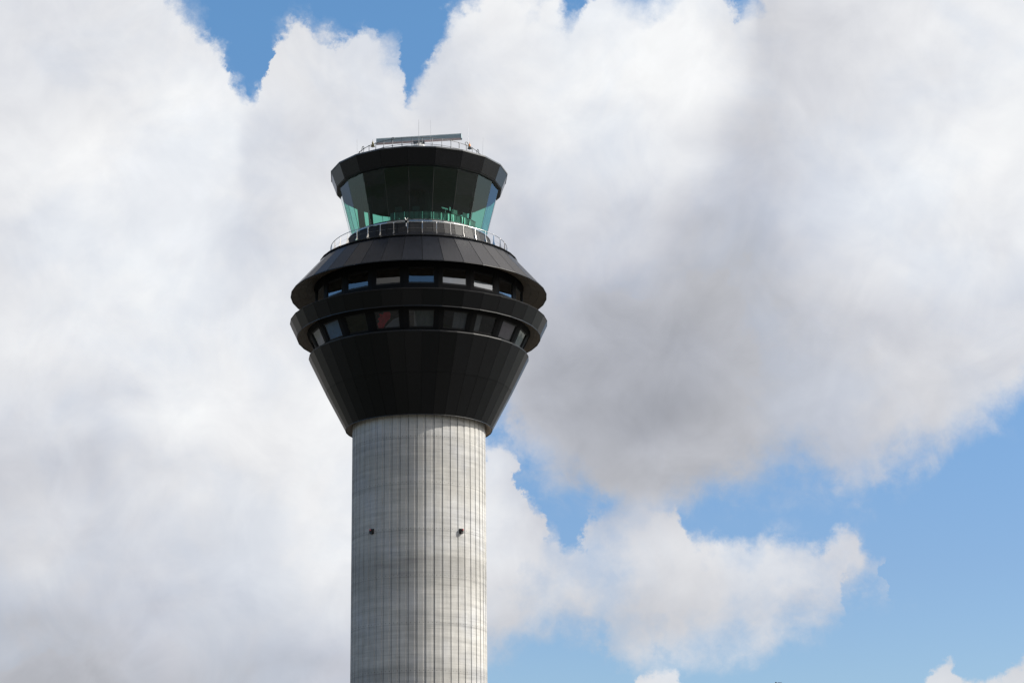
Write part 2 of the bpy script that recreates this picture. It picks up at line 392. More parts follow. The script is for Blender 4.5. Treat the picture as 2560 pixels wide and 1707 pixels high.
# cab: twenty leaning panes, mullions, ceiling, floor
PH = 10.5
GB, GT = (5.44, 54.75), (6.47, 58.78)
for k in range(20):
    a0, a1 = PH+18*k, PH+18*(k+1); e = .10
    mb = MB()
    mb.quad(P(GB[0], a0+e, GB[1]), P(GB[0], a1-e, GB[1]), P(GT[0], a1-e, GT[1]), P(GT[0], a0+e, GT[1]))
    mb.build('cab_pane', M['cabglass'], tower)
mb = MB()
for k in range(20):
    a = PH+18*k
    mb.tube([P(GB[0]-.01, a, GB[1]), P(GT[0]-.01, a, GT[1])], .018, 6)
mb.build('glazing_joint', M['black'], tower)
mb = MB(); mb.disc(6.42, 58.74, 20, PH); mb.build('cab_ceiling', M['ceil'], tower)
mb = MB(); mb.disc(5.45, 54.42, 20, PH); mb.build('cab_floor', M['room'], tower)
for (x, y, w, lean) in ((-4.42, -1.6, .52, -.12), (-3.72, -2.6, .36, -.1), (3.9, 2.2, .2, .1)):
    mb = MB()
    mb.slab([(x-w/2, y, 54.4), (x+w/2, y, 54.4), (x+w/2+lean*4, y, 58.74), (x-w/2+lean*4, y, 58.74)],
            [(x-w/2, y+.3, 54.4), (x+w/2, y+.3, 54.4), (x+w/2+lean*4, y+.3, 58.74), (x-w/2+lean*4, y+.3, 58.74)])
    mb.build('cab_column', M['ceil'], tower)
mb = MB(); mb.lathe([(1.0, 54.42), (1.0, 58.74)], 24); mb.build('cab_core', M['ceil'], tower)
# fascia and roof over the cab
clad('roof_fascia', M['clad_fascia'], [(6.75, 58.86), (7.20, 60.05)], 20, PH, gap=.010)
mb = MB(); mb.lathe([(6.73, 58.86), (6.70, 58.80), (6.45, 58.76), (6.40, 58.76)], 20, PH); mb.build('fascia_soffit', M['trim'], tower)
mb = MB(); mb.lathe([(7.17, 60.05), (7.235, 60.05), (7.24, 60.16), (7.02, 60.19), (7.0, 60.10)], 20, PH); mb.build('fascia_coping', M['coping'], tower)
mb = MB(); mb.lathe([(7.0, 60.12), (5.3, 60.35)], 40, 1.5); mb.disc(5.3, 60.35, 40, 1.5); mb.build('cab_roof', M['galv_dark'], tower)

# balcony railing round the cab
rail = MB(); rail.tube([P(7.1, 1.5+3*j, 53.92) for j in range(120)], .027, 8, closed=True)
rail = rail.build('balcony_railing', M['steel'], tower, smooth=True)
mb = MB()
a = 2.0
def blade(mb, a):
    h = .012; pts = [(7.125, 53.91), (7.075, 53.91), (7.06, 53.42), (6.98, 53.13), (7.27, 52.97), (7.15, 53.36)]
    t = radians(a); tx, ty = cos(t), sin(t)
    A = [(P(R, a, z)[0]+h*tx, P(R, a, z)[1]+h*ty, z) for R, z in pts]; B = [(P(R, a, z)[0]-h*tx, P(R, a, z)[1]-h*ty, z) for R, z in pts]
    mb.slab(A, B)
    c = P(7.1, a, 53.93); mb.tube([(c[0], c[1], 53.86), (c[0], c[1], 53.95)], .03, 6)
blade(mb, 0.0)
post0 = mb.build('railing_post', M['steel'], rail)
for k in range(40):
    o = post0 if k == 0 else post0.copy()
    if k: COL.objects.link(o); o.parent = rail
    o.rotation_euler.z = radians(2.0+9*k)
mb = MB(); mb.tube([P(7.08, 1.5+3*j, 53.45) for j in range(120)], .006, 5, closed=True); mb.build('railing_wire', M['steel'], rail)

# rooftop railing
rr = MB(); rr.tube([P(5.12, 2.7+9*j, 61.63) for j in range(40)], .026, 8, closed=True)
rr.tube([P(5.12, 2.7+9*j, 61.09) for j in range(40)], .022, 8, closed=True)
rr = rr.build('roof_railing', M['galv'], tower)
mb = MB(); mb.tube([P(5.12, 0, 60.3), P(5.12, 0, 61.63)], .028, 8); mb.box(P(5.12, 0, 60.38), .14, .14, .03)
for z in (61.09, 61.63): mb.tube([P(5.07, 0, z), P(5.17, 0, z)], .045, 8)
post0 = mb.build('railing_post', M['galv'], rr)
for k in range(40):
    o = post0 if k == 0 else post0.copy()
    if k: COL.objects.link(o); o.parent = rr
    o.rotation_euler.z = radians(2.7+9*k)
tower['label'] = 'tall airport control tower, pale fluted concrete shaft with black faceted head and green glass cab'

# ------------------------------------------------------------------ things on the roof
rad = thing('radar_antenna', 'long grey slotted bar radar scanner turning above the cab roof on a squat pedestal', 'radar', (0, 0, 60.35))
mb = MB(); mb.lathe([(.85, 0), (.85, .12), (.42, .3), (.36, 1.9), (.62, 2.1), (.66, 2.38), (.45, 2.55), (0.01, 2.56)], 24); mb.build('pedestal', M['white'], rad, smooth=False)
mb = MB(); mb.lathe([(.40, 2.56), (.38, 2.66), (.26, 2.74), (.22, 2.86), (0.01, 2.86)], 20); mb.box((0, 0, 2.78), .9, .34, .16, radians(-10.3)); mb.build('turning_unit', M['galv_dark'], rad)
yaw = radians(-10.3)
def bar_pt(l, u, w): return (l*cos(yaw)-u*sin(yaw), l*sin(yaw)+u*cos(yaw), w)
sec = [(-.18, .38), (-.22, .33), (-.17, .02), (-.12, -.04), (.08, -.07), (.16, -.02), (.18, .29), (.08, .39)]
HL = 3.50
mb = MB(); m_ = len(sec); zc = 2.90
mb.add([bar_pt(l, u, zc+w) for l in (-HL, HL) for u, w in sec],
       [tuple(range(m_-1, -1, -1)), tuple(range(m_, 2*m_))]+[(i, (i+1) % m_, m_+(i+1) % m_, m_+i) for i in range(m_)])
bar = mb.build('antenna_bar', M['radar'], rad)
mb = MB()
mb.add([bar_pt(l, u, zc+w) for l in (-HL+.02, HL-.02) for u, w in ((-.175, .02), (-.125, -.05), (.08, -.08), (.08, -.074), (-.12, -.044), (-.17, .025))],
       [(0, 1, 2, 3, 4, 5), (11, 10, 9, 8, 7, 6)]+[(i, i+6, (i+1) % 6+6, (i+1) % 6) for i in range(6)]); mb.build('bar_underside', M['radar_under'], bar)
for s in (-1, 1):
    mb = MB()
    o_ = [bar_pt(s*(HL+.0), u*1.12, zc+.13+(w-.13)*1.12) for u, w in sec]; i_ = [bar_pt(s*(HL+.03), u*1.12, zc+.13+(w-.13)*1.12) for u, w in sec]
    mb.slab(o_, i_); mb.box(bar_pt(s*(HL+.05), -.12, zc-.06), .1, .1, .12, yaw); mb.build('end_cap', M['radar'], bar)
mb = MB(); mb.tube([bar_pt(-HL, -.18, zc+.385), bar_pt(HL, -.18, zc+.385)], .012, 6); mb.build('top_trim', M['coping'], bar)

def whip(x, y, zb, zt, r, mat, label, lean=(0, 0)):
    t = thing('whip_antenna', label, 'antenna', (x, y, zb), 'whip antennas on the cab roof')
    h = zt-zb
    mb = MB(); mb.tube([(0, 0, 0), (0, 0, .45)], .035, 8); mb.box((0, 0, .05), .12, .12, .06); mb.build('base', M['galv'], t)
    mb = MB(); mb.tube([(0, 0, .45), (lean[0]*.5, lean[1], h*.55), (lean[0], lean[1], h)], r, 8, r2=r*.55); mb.build('rod', mat, t)
whip(-.021, -5.0, 60.4, 63.18, .020, M['whip'], 'tallest of the whip antennas, thick grey rod standing in front of the radar pedestal')
whip(.92, -4.2, 60.4, 63.45, .012, M['whip'], 'thin faint whip antenna just right of the tallest one, behind the roof rail')
whip(-4.98, -1.1, 60.4, 62.95, .012, M['whip'], 'thin whip antenna at the left end of the roof railing', (-.05, 0))
whip(3.95, -3.0, 60.4, 63.30, .012, M['whip_white'], 'white whip antenna rising beside the amber lamp')
whip(5.14, -.5, 60.4, 63.40, .013, M['whip'], 'slightly leaning thin whip antenna at the right end of the roof railing', (.09, 0))

def rail_lamp(a, z, lens, label, body):
    p = P(5.14, a, 0)
    t = thing('obstruction_lamp', label, 'lamp', (p[0], p[1], z-.35), 'obstruction lamps clamped to the roof railing')
    mb = MB(); mb.box((0, 0, .03), .26, .22, .09); mb.tube([(0, 0, -.14), (0, 0, .12)], .04, 8); mb.box((.0, -.02, -.08), .34, .12, .05); mb.build('bracket', body, t)
    mb = MB(); mb.lathe([(.02, .12), (.075, .14), (.085, .2), (.07, .3), (.03, .36), (.01, .37)], 12); mb.tube([(0, 0, .36), (.0, 0, .52)], .018, 6); mb.build('lens', lens, t)
rail_lamp(-46.0, 61.84, M['olive'], 'olive brown obstruction lamp on the railing at the left end of the radar bar', M['olive'])
rail_lamp(52.0, 61.84, M['amber'], 'orange obstruction lamp on the railing to the right of the radar bar', M['galv_dark'])
def hoop(a, z, label, s=1.0, dirn=1):
    p = P(5.12, a, 0); t = radians(a)
    o_ = MB(); pts = []
    for j in range(11):
        q = pi*(1.05-1.15*j/10)
        d = .20*s*cos(q)*dirn; pts.append((p[0]+(d+.16*s*dirn)*cos(t), p[1]+(d+.16*s*dirn)*sin(t), z+.2*s*sin(q)))
    o_.tube([(p[0], p[1], z-.25)]+pts, .028, 8)
    ob = o_.build('gooseneck_conduit', M['galv_dark'], None, origin=(p[0], p[1], z-.25)); tag(ob, label, 'conduit', 'curved conduits on the roof railing')
hoop(-63.5, 61.66, 'grey curved conduit hooking over the lower left end of the roof railing', 1.0, 1)
hoop(-25.0, 61.66, 'small curved conduit on the railing in front of the left half of the radar bar', .6, 1)
hoop(50.0, 61.70, 'thick curved conduit on the railing beside the orange lamp', 1.0, -1)
hoop(70.5, 61.62, 'curved conduit hooking over the far right end of the roof railing', 1.15, -1)

cam_ = thing('security_camera', 'small black camera clamped to the balcony rail below the green glass', 'camera', P(7.1, -8.0, 53.95))
mb = MB(); mb.box((0, 0, .02), .17, .2, .17, radians(-8)); mb.tube([(0, -.1, .02), (0, -.18, 0)], .05, 8); mb.build('housing', M['black'], cam_)
mb = MB(); mb.tube([(0, .03, .1), (-.10, .05, .34)], .02, 6); mb.tube([(0, .03, .1), (.12, .05, .34)], .02, 6); mb.tube([(0, 0, -.4), (0, 0, -.05)], .02, 6); mb.build('bracket', M['steel'], cam_)

# obstruction lights on the shaft
def shaft_light(a, z, label):
    t = thing('obstruction_light', label, 'light', P(SR, a, z), 'obstruction lights on the concrete shaft')
    t.rotation_euler.z = radians(a)
    mb = MB(); mb.box((0, -.12, 0), .23, .21, .35); mb.box((0, -.015, 0), .28, .03, .40); mb.box((0, -.12, -.19), .18, .17, .04); mb.build('housing', M['black'], t)
    mb = MB(); mb.lathe([(.06, .02), (.07, .05), (.065, .11), (.04, .15), (.01, .16)], 12, c=(0, -.29)); o = mb.build('lens', M['red'], t); o.location = (0, 0, .0)
    mb = MB(); mb.box((0, -.26, -.01), .12, .12, .03); mb.tube([(0, -.2, .12), (0, -.29, -.01)], .015, 6); mb.build('bracket', M['black'], t)
shaft_light(-42.2, 30.28, 'black box light with dim red lens on the shaded left side of the concrete shaft')
shaft_light(37.1, 30.22, 'black box light with red lens on the sunlit right side of the concrete shaft')

# ------------------------------------------------------------------ inside the cab
desk = thing('control_desk', 'curved controllers desk with pale back panels behind the foot of the green glass', 'desk', (0, 0, 54.42))
mb = MB()
for j in range(-6, 14):
    a0, a1 = 4.5*j+.25, 4.5*(j+1)-.25
    mb.slab([P(5.02, a0, 0.0), P(5.02, a1, 0.0), P(5.06, a1, 1.05), P(5.06, a0, 1.05)], [P(4.98, a0, 0.0), P(4.98, a1, 0.0), P(5.02, a1, 1.05), P(5.02, a0, 1.05)])
mb.build('back_panel', M['desk'], desk)
mb = MB()
for j in range(-6, 14): mb.slab([P(5.1, 4.5*j, 1.06), P(5.1, 4.5*(j+1), 1.06), P(4.2, 4.5*(j+1), 1.06), P(4.2, 4.5*j, 1.06)], [P(5.1, 4.5*j, 1.1), P(5.1, 4.5*(j+1), 1.1), P(4.2, 4.5*(j+1), 1.1), P(4.2, 4.5*j, 1.1)])
mb.build('desk_top', M['black'], desk)
mb = MB()
for a, w in ((11, .35), (13, .3), (20, .3), (27, .7), (30.5, .5), (32, .5), (42, .6), (45, .5), (52, .5), (-22, .25), (-13, .2), (3, .2)):
    mb.slab([P(5.10, a-w, .1), P(5.10, a+w, .1), P(5.13, a+w, 1.03), P(5.13, a-w, 1.03)], [P(5.08, a-w, .1), P(5.08, a+w, .1), P(5.11, a+w, 1.03), P(5.11, a-w, 1.03)])
mb.build('panel_trim', M['desk_light'], desk)
def monitor(a, R, label, w=.55, h=.34):
    t = thing('monitor', label, 'monitor', P(R, a, 55.52), 'monitors on the control desk'); t.rotation_euler.z = radians(a)
    mb = MB(); mb.box((0, 0, .32), w, .05, h); mb.build('screen_housing', M['black'], t)
    mb = MB(); mb.box((0, 0, .01), .24, .18, .02); mb.box((0, .03, .12), .05, .03, .22); mb.build('stand', M['black'], t)
for a, lb in ((-20, 'black monitor seen from behind on the desk, leftmost behind the pale back panels'), (-3, 'black monitor back on the desk near the middle of the cab'),
              (36, 'black monitor back on the desk right of the middle'), (50, 'black monitor back at the right end of the desk')): monitor(a, 4.75, lb)
lp = thing('desk_lamp', 'small white articulated lamp standing above the desk behind the glass', 'lamp', P(4.6, 27, 55.52))
mb = MB(); mb.tube([(0, 0, 0), (.0, 0, .5)], .02, 6); mb.tube([(-.3, 0, .62), (.22, 0, .46)], .03, 6); mb.tube([(-.25, -.03, .52), (.2, -.03, .40)], .02, 6); mb.build('arm', M['white'], lp)
mb = MB(); mb.lathe([(.03, .3), (.05, .34), (.05, .6), (.02, .64)], 10, c=(.34, 0)); mb.build('lamp_head', M['white'], lp)

# red and grey sheets added behind one lower window, standing in for a reflection
mb = MB(); k = -1
f = lambda s, t_, off: facet_pt(7.97, 44.78, 9.02, 46.98, k, s, t_, off)
shape = [(-.62, .17), (-.66, .35), (-.5, .42), (-.60, .5), (-.42, .56), (-.5, .66), (-.25, .62), (-.12, .74), (.05, .72), (.16, .73), (.2, .6), (.14, .48), (-.05, .40), (-.22, .3), (-.38, .17)]
mb.slab([f(s, t_, -.15) for s, t_ in shape], [f(s, t_, -.17) for s, t_ in shape])
ob = mb.build('red_reflection_sheet', M['red_reflect'], None, origin=P(8.3, -16.7, 45.4)); tag(ob, 'red reflection painted on a sheet behind a lower window left of the middle of the tower head', 'reflection')
mb = MB(); mb.slab([f(-.36, .16, -.19), (f(.66, .16, -.19)), f(.66, .5, -.19), f(.3, .44, -.19)], [f(-.36, .16, -.2), (f(.66, .16, -.2)), f(.66, .5, -.2), f(.3, .44, -.2)])
ob = mb.build('grey_reflection_sheet', B_['grey'], None, origin=P(8.2, -16.7, 45.3)); tag(ob, 'grey reflection painted on a sheet beside the red one behind a lower window', 'screen')

# ------------------------------------------------------------------ mast far behind, only its tip shows
mast = thing('lamp_mast', 'tip of a distant dark lamp mast with a pale lamp head at the bottom edge', 'lamp post', (39.25, 70, 0))
mb = MB(); mb.tube([(0, 0, 0), (0, 0, 13), (0, 0, 26.62)], .16, 12, r2=.075); mb.lathe([(.09, 26.6), (.10, 26.70), (.06, 26.78), (.01, 26.79)], 12); mb.build('pole', M['black'], mast)
mb = MB(); mb.tube([(.05, 0, 26.60), (.30, 0, 26.69), (.62, 0, 26.66)], .045, 8); mb.box((.45, 0, 26.68), .34, .2, .06); mb.build('lamp_head', M['galv'], mast)

# ------------------------------------------------------------------ ground
def ground_mat():
    m, t, b = new_mat('airfield_ground')
    co = t.node('ShaderNodeTexCoord').outputs['Object']
    a = t.noise(co, .012, 4, .5, .4); g = t.noise(co, .5, 6, .6)
    vor = t.node('ShaderNodeTexVoronoi', distance='CHEBYCHEV'); t.put(vor.inputs['Vector'], co); vor.inputs['Scale'].default_value = .03
    sel = t.ramp(vor.outputs['Color'], [(0, (.05, .05, .05)), (.42, (.05, .05, .05)), (.43, (.075, .074, .07)), (.55, (.075, .074, .07)), (.56, (.036, .040, .028)), (.84, (.036, .040, .028)), (.85, (.13, .125, .12))], 'CONSTANT')
    far = t.mix(t.maprange(a.outputs[0], .45, .5), (.035, .045, .022, 1), (.07, .07, .066, 1))
    d = t.vm('LENGTH', co); c = t.mix(t.maprange(d, 220, 300), sel, far)
    t.put(b.inputs['Base Color'], t.vm('SCALE', c, scale=t.maprange(g.outputs[0], .3, .7, .8, 1.2)))
    b.inputs['Roughness'].default_value = .9; return m
mb = MB(); mb.disc(6000, 0.0, 96)
g = mb.build('ground', ground_mat()); g['kind'] = 'structure'

# ------------------------------------------------------------------ camera
f_px, pitch, yawc, roll = 5267.1645624544535, radians(15.403712160031166), radians(2.6213873688017926), radians(-0.6829804782460858)
from mathutils import Matrix, Vector
Fv = Vector((sin(yawc)*cos(pitch), cos(yawc)*cos(pitch), sin(pitch))); R0 = Vector((cos(yawc), -sin(yawc), 0)); U0 = R0.cross(Fv)
Rv = R0*cos(roll)+U0*sin(roll); Uv = -R0*sin(roll)+U0*cos(roll)
cd = bpy.data.cameras.new('camera'); cam = bpy.data.objects.new('camera', cd); COL.objects.link(cam)
cam.matrix_world = Matrix(((Rv.x, Uv.x, -Fv.x, 0), (Rv.y, Uv.y, -Fv.y, -162.0), (Rv.z, Uv.z, -Fv.z, 1.6), (0, 0, 0, 1)))
cd.sensor_width = 36; cd.lens = f_px*36/2560; cd.clip_start = .5; cd.clip_end = 20000
SC.camera = cam

# ------------------------------------------------------------------ sun and sky
SUN_T, SUN_E = 84.5, 36.0       # degrees right of the view line, elevation
sd = Vector((sin(radians(SUN_T))*cos(radians(SUN_E)), -cos(radians(SUN_T))*cos(radians(SUN_E)), sin(radians(SUN_E))))
ld = bpy.data.lights.new('sun', 'SUN'); ld.energy = 4.75; ld.angle = radians(.5); ld.color = (1.0, .955, .87)
lo = bpy.data.objects.new('sun', ld); COL.objects.link(lo); lo.rotation_euler = sd.to_track_quat('Z', 'Y').to_euler()

def px_dir(x, y):
    d = Fv+Rv*((x-1280)/f_px)+Uv*((853.5-y)/f_px); d.normalize()
    return degrees(math.atan2(d.x, d.y)), degrees(math.asin(d.z))
AZ0 = 2.62
rowL, rowC, rowR = px_dir(0, 853)[1], px_dir(1280, 853)[1], px_dir(2560, 853)[1]
aL, aC, aR = (px_dir(q, 853)[0]-AZ0 for q in (0, 1280, 2560))
# straightened elevation e' = el - (b*da + c*da^2): cloud bases run level along it
c_ = ((rowR-rowC)/aR-(rowL-rowC)/aL)/(aR-aL); b_ = (rowR-rowC)/aR-c_*aR
def sky_uv(x, y):
    az, el = px_dir(x, y); da = az-AZ0
    return (az+13)/31.5, (el-b_*da-c_*da*da)/30.0

w = bpy.data.worlds.new('World'); SC.world = w; w.use_nodes = True
t = NT(w.node_tree); t.n.clear()
out = t.node('ShaderNodeOutputWorld'); bg = t.node('ShaderNodeBackground'); bg.inputs['Strength'].default_value = .1
t.put(out.inputs[0], bg.outputs[0])
sky = t.node('ShaderNodeTexSky', sky_type='NISHITA'); sky.sun_disc = False
sky.sun_elevation = radians(SUN_E); sky.sun_rotation = radians(95.5); sky.air_density = 1.0; sky.dust_density = .6; sky.ozone_density = 1.5
dirv = t.vm('NORMALIZE', t.node('ShaderNodeTexCoord').outputs['Generated'])
s3 = t.node('ShaderNodeSeparateXYZ'); t.put(s3.inputs[0], dirv)
az = t.m('DEGREES', t.m('ARCTAN2', s3.outputs[0], s3.outputs[1])); el = t.m('DEGREES', t.m('ARCSINE', s3.outputs[2]))
da = t.m('SUBTRACT', az, AZ0)
el1 = t.m('SUBTRACT', el, t.m('MULTIPLY', da, t.m('ADD', b_, t.m('MULTIPLY', da, c_))))

def warp(scale, detail, rough, amp, off, dist=0.0):
    n_ = t.noise(t.vm('ADD', dirv, off), scale, detail, rough, dist)
    s_ = t.node('ShaderNodeSeparateXYZ'); t.put(s_.inputs[0], n_.outputs['Color'])
    return t.m('MULTIPLY', t.m('SUBTRACT', s_.outputs[0], .5), amp), t.m('MULTIPLY', t.m('SUBTRACT', s_.outputs[1], .5), amp)
def addp(p, q): return t.m('ADD', p[0], q[0]), t.m('ADD', p[1], q[1])
w1 = warp(44, 9, .66, 1.9, (3.1, .2, .7)); w2 = warp(22, 6, .55, 1.6, (.4, 5.2, 1.9))
crisp = addp((az, el1), w1)
soft = addp(addp((az, el1), w1), w2)
def uvn(p): return t.m('DIVIDE', t.m('ADD', p[0], 13.0), 31.5), t.m('DIVIDE', p[1], 30.0)
uc, vc = uvn(crisp); us, vs_ = uvn(soft)
def bcurve(u, pts): return t.curve(u, [sky_uv(x, y) for x, y in pts])
def edge(d, w_): return t.maprange(d, -w_/30, w_/30, 0, 1, 'SMOOTHSTEP')
yA = [(-20, -200), (430, -120), (452, -20), (465, 10), (480, 60), (510, 80), (525, 110), (545, 135), (570, 165), (590, 200), (612, 222), (640, 240), (660, 215), (668, 140), (690, 100), (715, 85), (735, 62), (765, 60), (800, 88), (840, 100), (860, 112),
      (885, 98), (915, 76), (945, 88), (965, 120), (990, 128), (1012, 150), (1020, 225), (1028, 270), (1040, 252), (1060, 205), (1078, 165), (1092, 125), (1104, 95), (1100, 60), (1115, 42), (1150, 26), (1165, 14), (1200, 12), (1225, -10), (1250, -30), (1375, -30), (1398, 10), (1418, 40), (1435, 50), (1452, 38), (1462, 5), (1500, -30), (1550, -10), (1590, 18), (1625, 18), (1660, -20),
      (1800, -40), (1832, 20), (1850, 64), (1872, 34), (1905, 18), (1915, -30), (1940, -200), (2600, -300)]
yB1 = [(0, 2300), (1150, 2300), (1195, 1500), (1205, 1040), (1225, 1000), (1262, 1030), (1290, 1080), (1310, 1125), (1370, 1160), (1400, 1180), (1470, 1185), (1500, 1215), (1525, 1265), (1570, 1270), (1620, 1255), (1660, 1225), (1700, 1235), (1725, 1240), (1760, 1205), (1800, 1190), (1850, 1165), (1900, 1150), (1960, 1140), (2020, 1135),
       (2060, 1150), (2085, 1185), (2110, 1190), (2160, 1175), (2200, 1165), (2250, 1120), (2300, 1090), (2350, 1085), (2400, 1075), (2450, 1045), (2500, 1005), (2560, 960), (2620, 940)]
yB2 = [(0, 2300), (1150, 1300), (1213, 1105), (1250, 1110), (1275, 1130), (1298, 1165), (1306, 1230), (1330, 1262), (1352, 1280), (1362, 1330), (1385, 1342), (1410, 1342), (1430, 1375), (1458, 1375), (1470, 1300), (1500, 1282), (1540, 1280), (1570, 1270), (1600, 1250), (1640, 1272), (1680, 1280), (1705, 1270), (1715, 1320), (1730, 1350), (1760, 1345), (1800, 1352),
       (1870, 1350), (1900, 1340), (1935, 1345), (1960, 1365), (2010, 1370), (2045, 1390), (2065, 1365), (2100, 1335), (2125, 1338), (2150, 1370), (2190, 1402), (2222, 1415), (2245, 1460), (2270, 2000), (2600, 2300)]
yB3 = [(0, 2300), (1180, 1700), (1213, 1610), (1260, 1612), (1300, 1600), (1350, 1570), (1400, 1545), (1450, 1540), (1490, 1575), (1530, 1650), (1570, 1690), (1620, 1680), (1650, 1640), (1700, 1625), (1800, 1615), (1870, 1592), (1950, 1552), (2050, 1545), (2110, 1530), (2135, 1480), (2120, 1455), (2150, 1440), (2180, 1425), (2230, 1440), (2250, 1450), (2600, 1500)]
yB4 = [(0, 2300), (1560, 1800), (1600, 1715), (1620, 1695), (1650, 1678), (1690, 1668), (1712, 1680), (1730, 1740), (1800, 2000), (2270, 1900), (2305, 1720), (2325, 1688), (2345, 1672), (2362, 1655), (2376, 1652), (2392, 1672), (2402, 1702), (2425, 1722), (2480, 1702), (2520, 1688), (2560, 1655), (2620, 1600)]
cA, cB1, cB2, cB3, cB4 = bcurve(uc, yA), bcurve(us, yB1), bcurve(uc, yB2), bcurve(us, yB3), bcurve(uc, yB4)
wA = t.maprange(t.noise(t.vm('ADD', dirv, (1., 8., 2.)), 24, 4, .6).outputs[0], .42, .64, .16, .95)
edgeA = t.maprange(t.m('DIVIDE', t.m('SUBTRACT', cA, vc), wA), -1/30, 1/30, 0, 1, 'SMOOTHSTEP')
mainc = t.m('MULTIPLY', edgeA, edge(t.m('SUBTRACT', vs_, cB1), .85))
cumu = t.m('MULTIPLY', edge(t.m('SUBTRACT', cB2, vc), .30), edge(t.m('SUBTRACT', vs_, cB3), .70))
bits = edge(t.m('SUBTRACT', cB4, vc), .18)
inv = lambda q: t.m('SUBTRACT', 1.0, q)
thin = t.maprange(t.noise(t.vm('ADD', dirv, (9., 2., 4.)), 30, 6, .6).outputs[0], .30, .52, .62, 1.0)
cumu = t.m('MULTIPLY', cumu, thin)
# torn, half transparent fringes outside the solid edges
tn = t.noise(t.vm('ADD', dirv, (7., 3., 9.)), 42, 7, .62, .6).outputs[0]
tear = t.maprange(tn, .44, .70, 0, .60, 'SMOOTHSTEP')
def halo(d, a0, a1): return t.m('MULTIPLY', t.maprange(d, a0/30, a1/30, 0, 1, 'SMOOTHSTEP'), tear)
hA = t.m('MULTIPLY', halo(t.m('SUBTRACT', cA, vc), -.50, .2), edge(t.m('SUBTRACT', vs_, cB1), 1.2))
hB1 = t.m('MULTIPLY', halo(t.m('SUBTRACT', vs_, cB1), -1.5, .3), edge(t.m('SUBTRACT', cA, vc), .3))
hC = t.m('MULTIPLY', halo(t.m('SUBTRACT', cB2, vc), -.9, .3), halo(t.m('SUBTRACT', vs_, cB3), -1.1, .3))
hC = t.m('MULTIPLY', hC, 1.3)
fringe = t.m('MAXIMUM', hA, t.m('MAXIMUM', hB1, hC), clamp=True)
cumu = inv(t.m('MULTIPLY', inv(cumu), inv(fringe)))
a_front = inv(t.m('MULTIPLY', inv(mainc), t.m('MULTIPLY', inv(cumu), inv(bits))))

# luminance of the cloud body: rows of (pixel column, display value) at chosen heights
rows = {
 0:   [(0, 226), (160, 228), (320, 233), (450, 236), (700, 232), (1150, 236), (1280, 241), (1440, 244), (1600, 245), (1760, 243), (1860, 238), (1885, 222), (2000, 220), (2100, 223), (2240, 232), (2400, 241), (2560, 245)],
 200: [(0, 228), (160, 230), (320, 240), (480, 247), (620, 243), (700, 232), (800, 232), (960, 232), (1100, 226), (1280, 238), (1440, 245), (1600, 243), (1740, 244), (1830, 236), (1900, 218), (1990, 216), (2100, 224), (2240, 232), (2400, 238), (2560, 242)],
 400: [(0, 241), (160, 244), (320, 245), (480, 248), (590, 246), (640, 226), (760, 226), (960, 230), (1120, 224), (1280, 226), (1440, 234), (1600, 236), (1740, 231), (1820, 216), (1890, 208), (2000, 222), (2160, 236), (2320, 247), (2480, 245), (2560, 243)],
 600: [(0, 232), (160, 240), (320, 245), (480, 246), (560, 234), (640, 224), (800, 230), (1050, 228), (1280, 206), (1440, 214), (1600, 212), (1720, 200), (1850, 198), (2000, 220), (2160, 234), (2320, 238), (2480, 232), (2560, 234)],
 800: [(0, 236), (160, 240), (320, 243), (480, 241), (640, 238), (800, 236), (1240, 200), (1400, 193), (1500, 188), (1650, 180), (1800, 183), (1950, 196), (2100, 208), (2300, 216), (2450, 220), (2560, 222)],
 1000: [(0, 225), (160, 226), (320, 231), (480, 240), (640, 239), (800, 243), (1200, 215), (1260, 196), (1350, 180), (1500, 171), (1650, 170), (1800, 182), (1950, 198), (2100, 208), (2300, 214), (2450, 220), (2560, 225)],
 1170: [(0, 208), (160, 212), (320, 218), (480, 230), (640, 236), (800, 243), (1210, 232), (1280, 215), (1400, 196), (1500, 182), (1650, 186), (1800, 190), (2000, 196), (2200, 204), (2400, 214), (2560, 220)],
 1400: [(0, 216), (120, 224), (240, 218), (320, 216), (480, 222), (640, 230), (800, 240), (1220, 238), (1300, 230), (1400, 220), (1500, 222), (1600, 224), (1750, 228), (1850, 230), (2000, 226), (2100, 222), (2250, 212)],
 1560: [(0, 196), (160, 198), (320, 206), (480, 212), (640, 214), (760, 228), (860, 232), (1220, 216), (1350, 210), (1500, 205), (1600, 202), (1750, 212), (1900, 214), (2100, 212), (2500, 210)],
 1700: [(0, 182), (160, 184), (320, 190), (480, 196), (640, 197), (760, 201), (880, 203), (1220, 206), (1500, 200), (1600, 222), (1680, 228), (1800, 215), (2340, 226), (2400, 224), (2560, 220)]}
w3 = warp(9, 3, .5, 1.6, (6.1, 3.3, .2)); w4 = warp(30, 4, .5, .55, (1.7, .9, 3.))
pb = addp(addp((az, el1), w3), w4); ub, vb = uvn(pb)
ys = sorted(rows); es = [sky_uv(1280, y)[1] for y in ys]; lum = None
for i, y in enumerate(ys):
    cv = t.curve(ub, [(sky_uv(x, y)[0], v/255) for x, v in rows[y]], vector=False)
    up_ = t.maprange(vb, es[i], es[i-1], 1, 0, 'SMOOTHSTEP') if i > 0 else None
    dn = t.maprange(vb, es[i+1], es[i], 0, 1, 'SMOOTHSTEP') if i < len(ys)-1 else None
    wt = up_ if dn is None else (dn if up_ is None else t.m('MULTIPLY', up_, dn))
    q = t.m('MULTIPLY', cv, wt); lum = q if lum is None else t.m('ADD', lum, q)
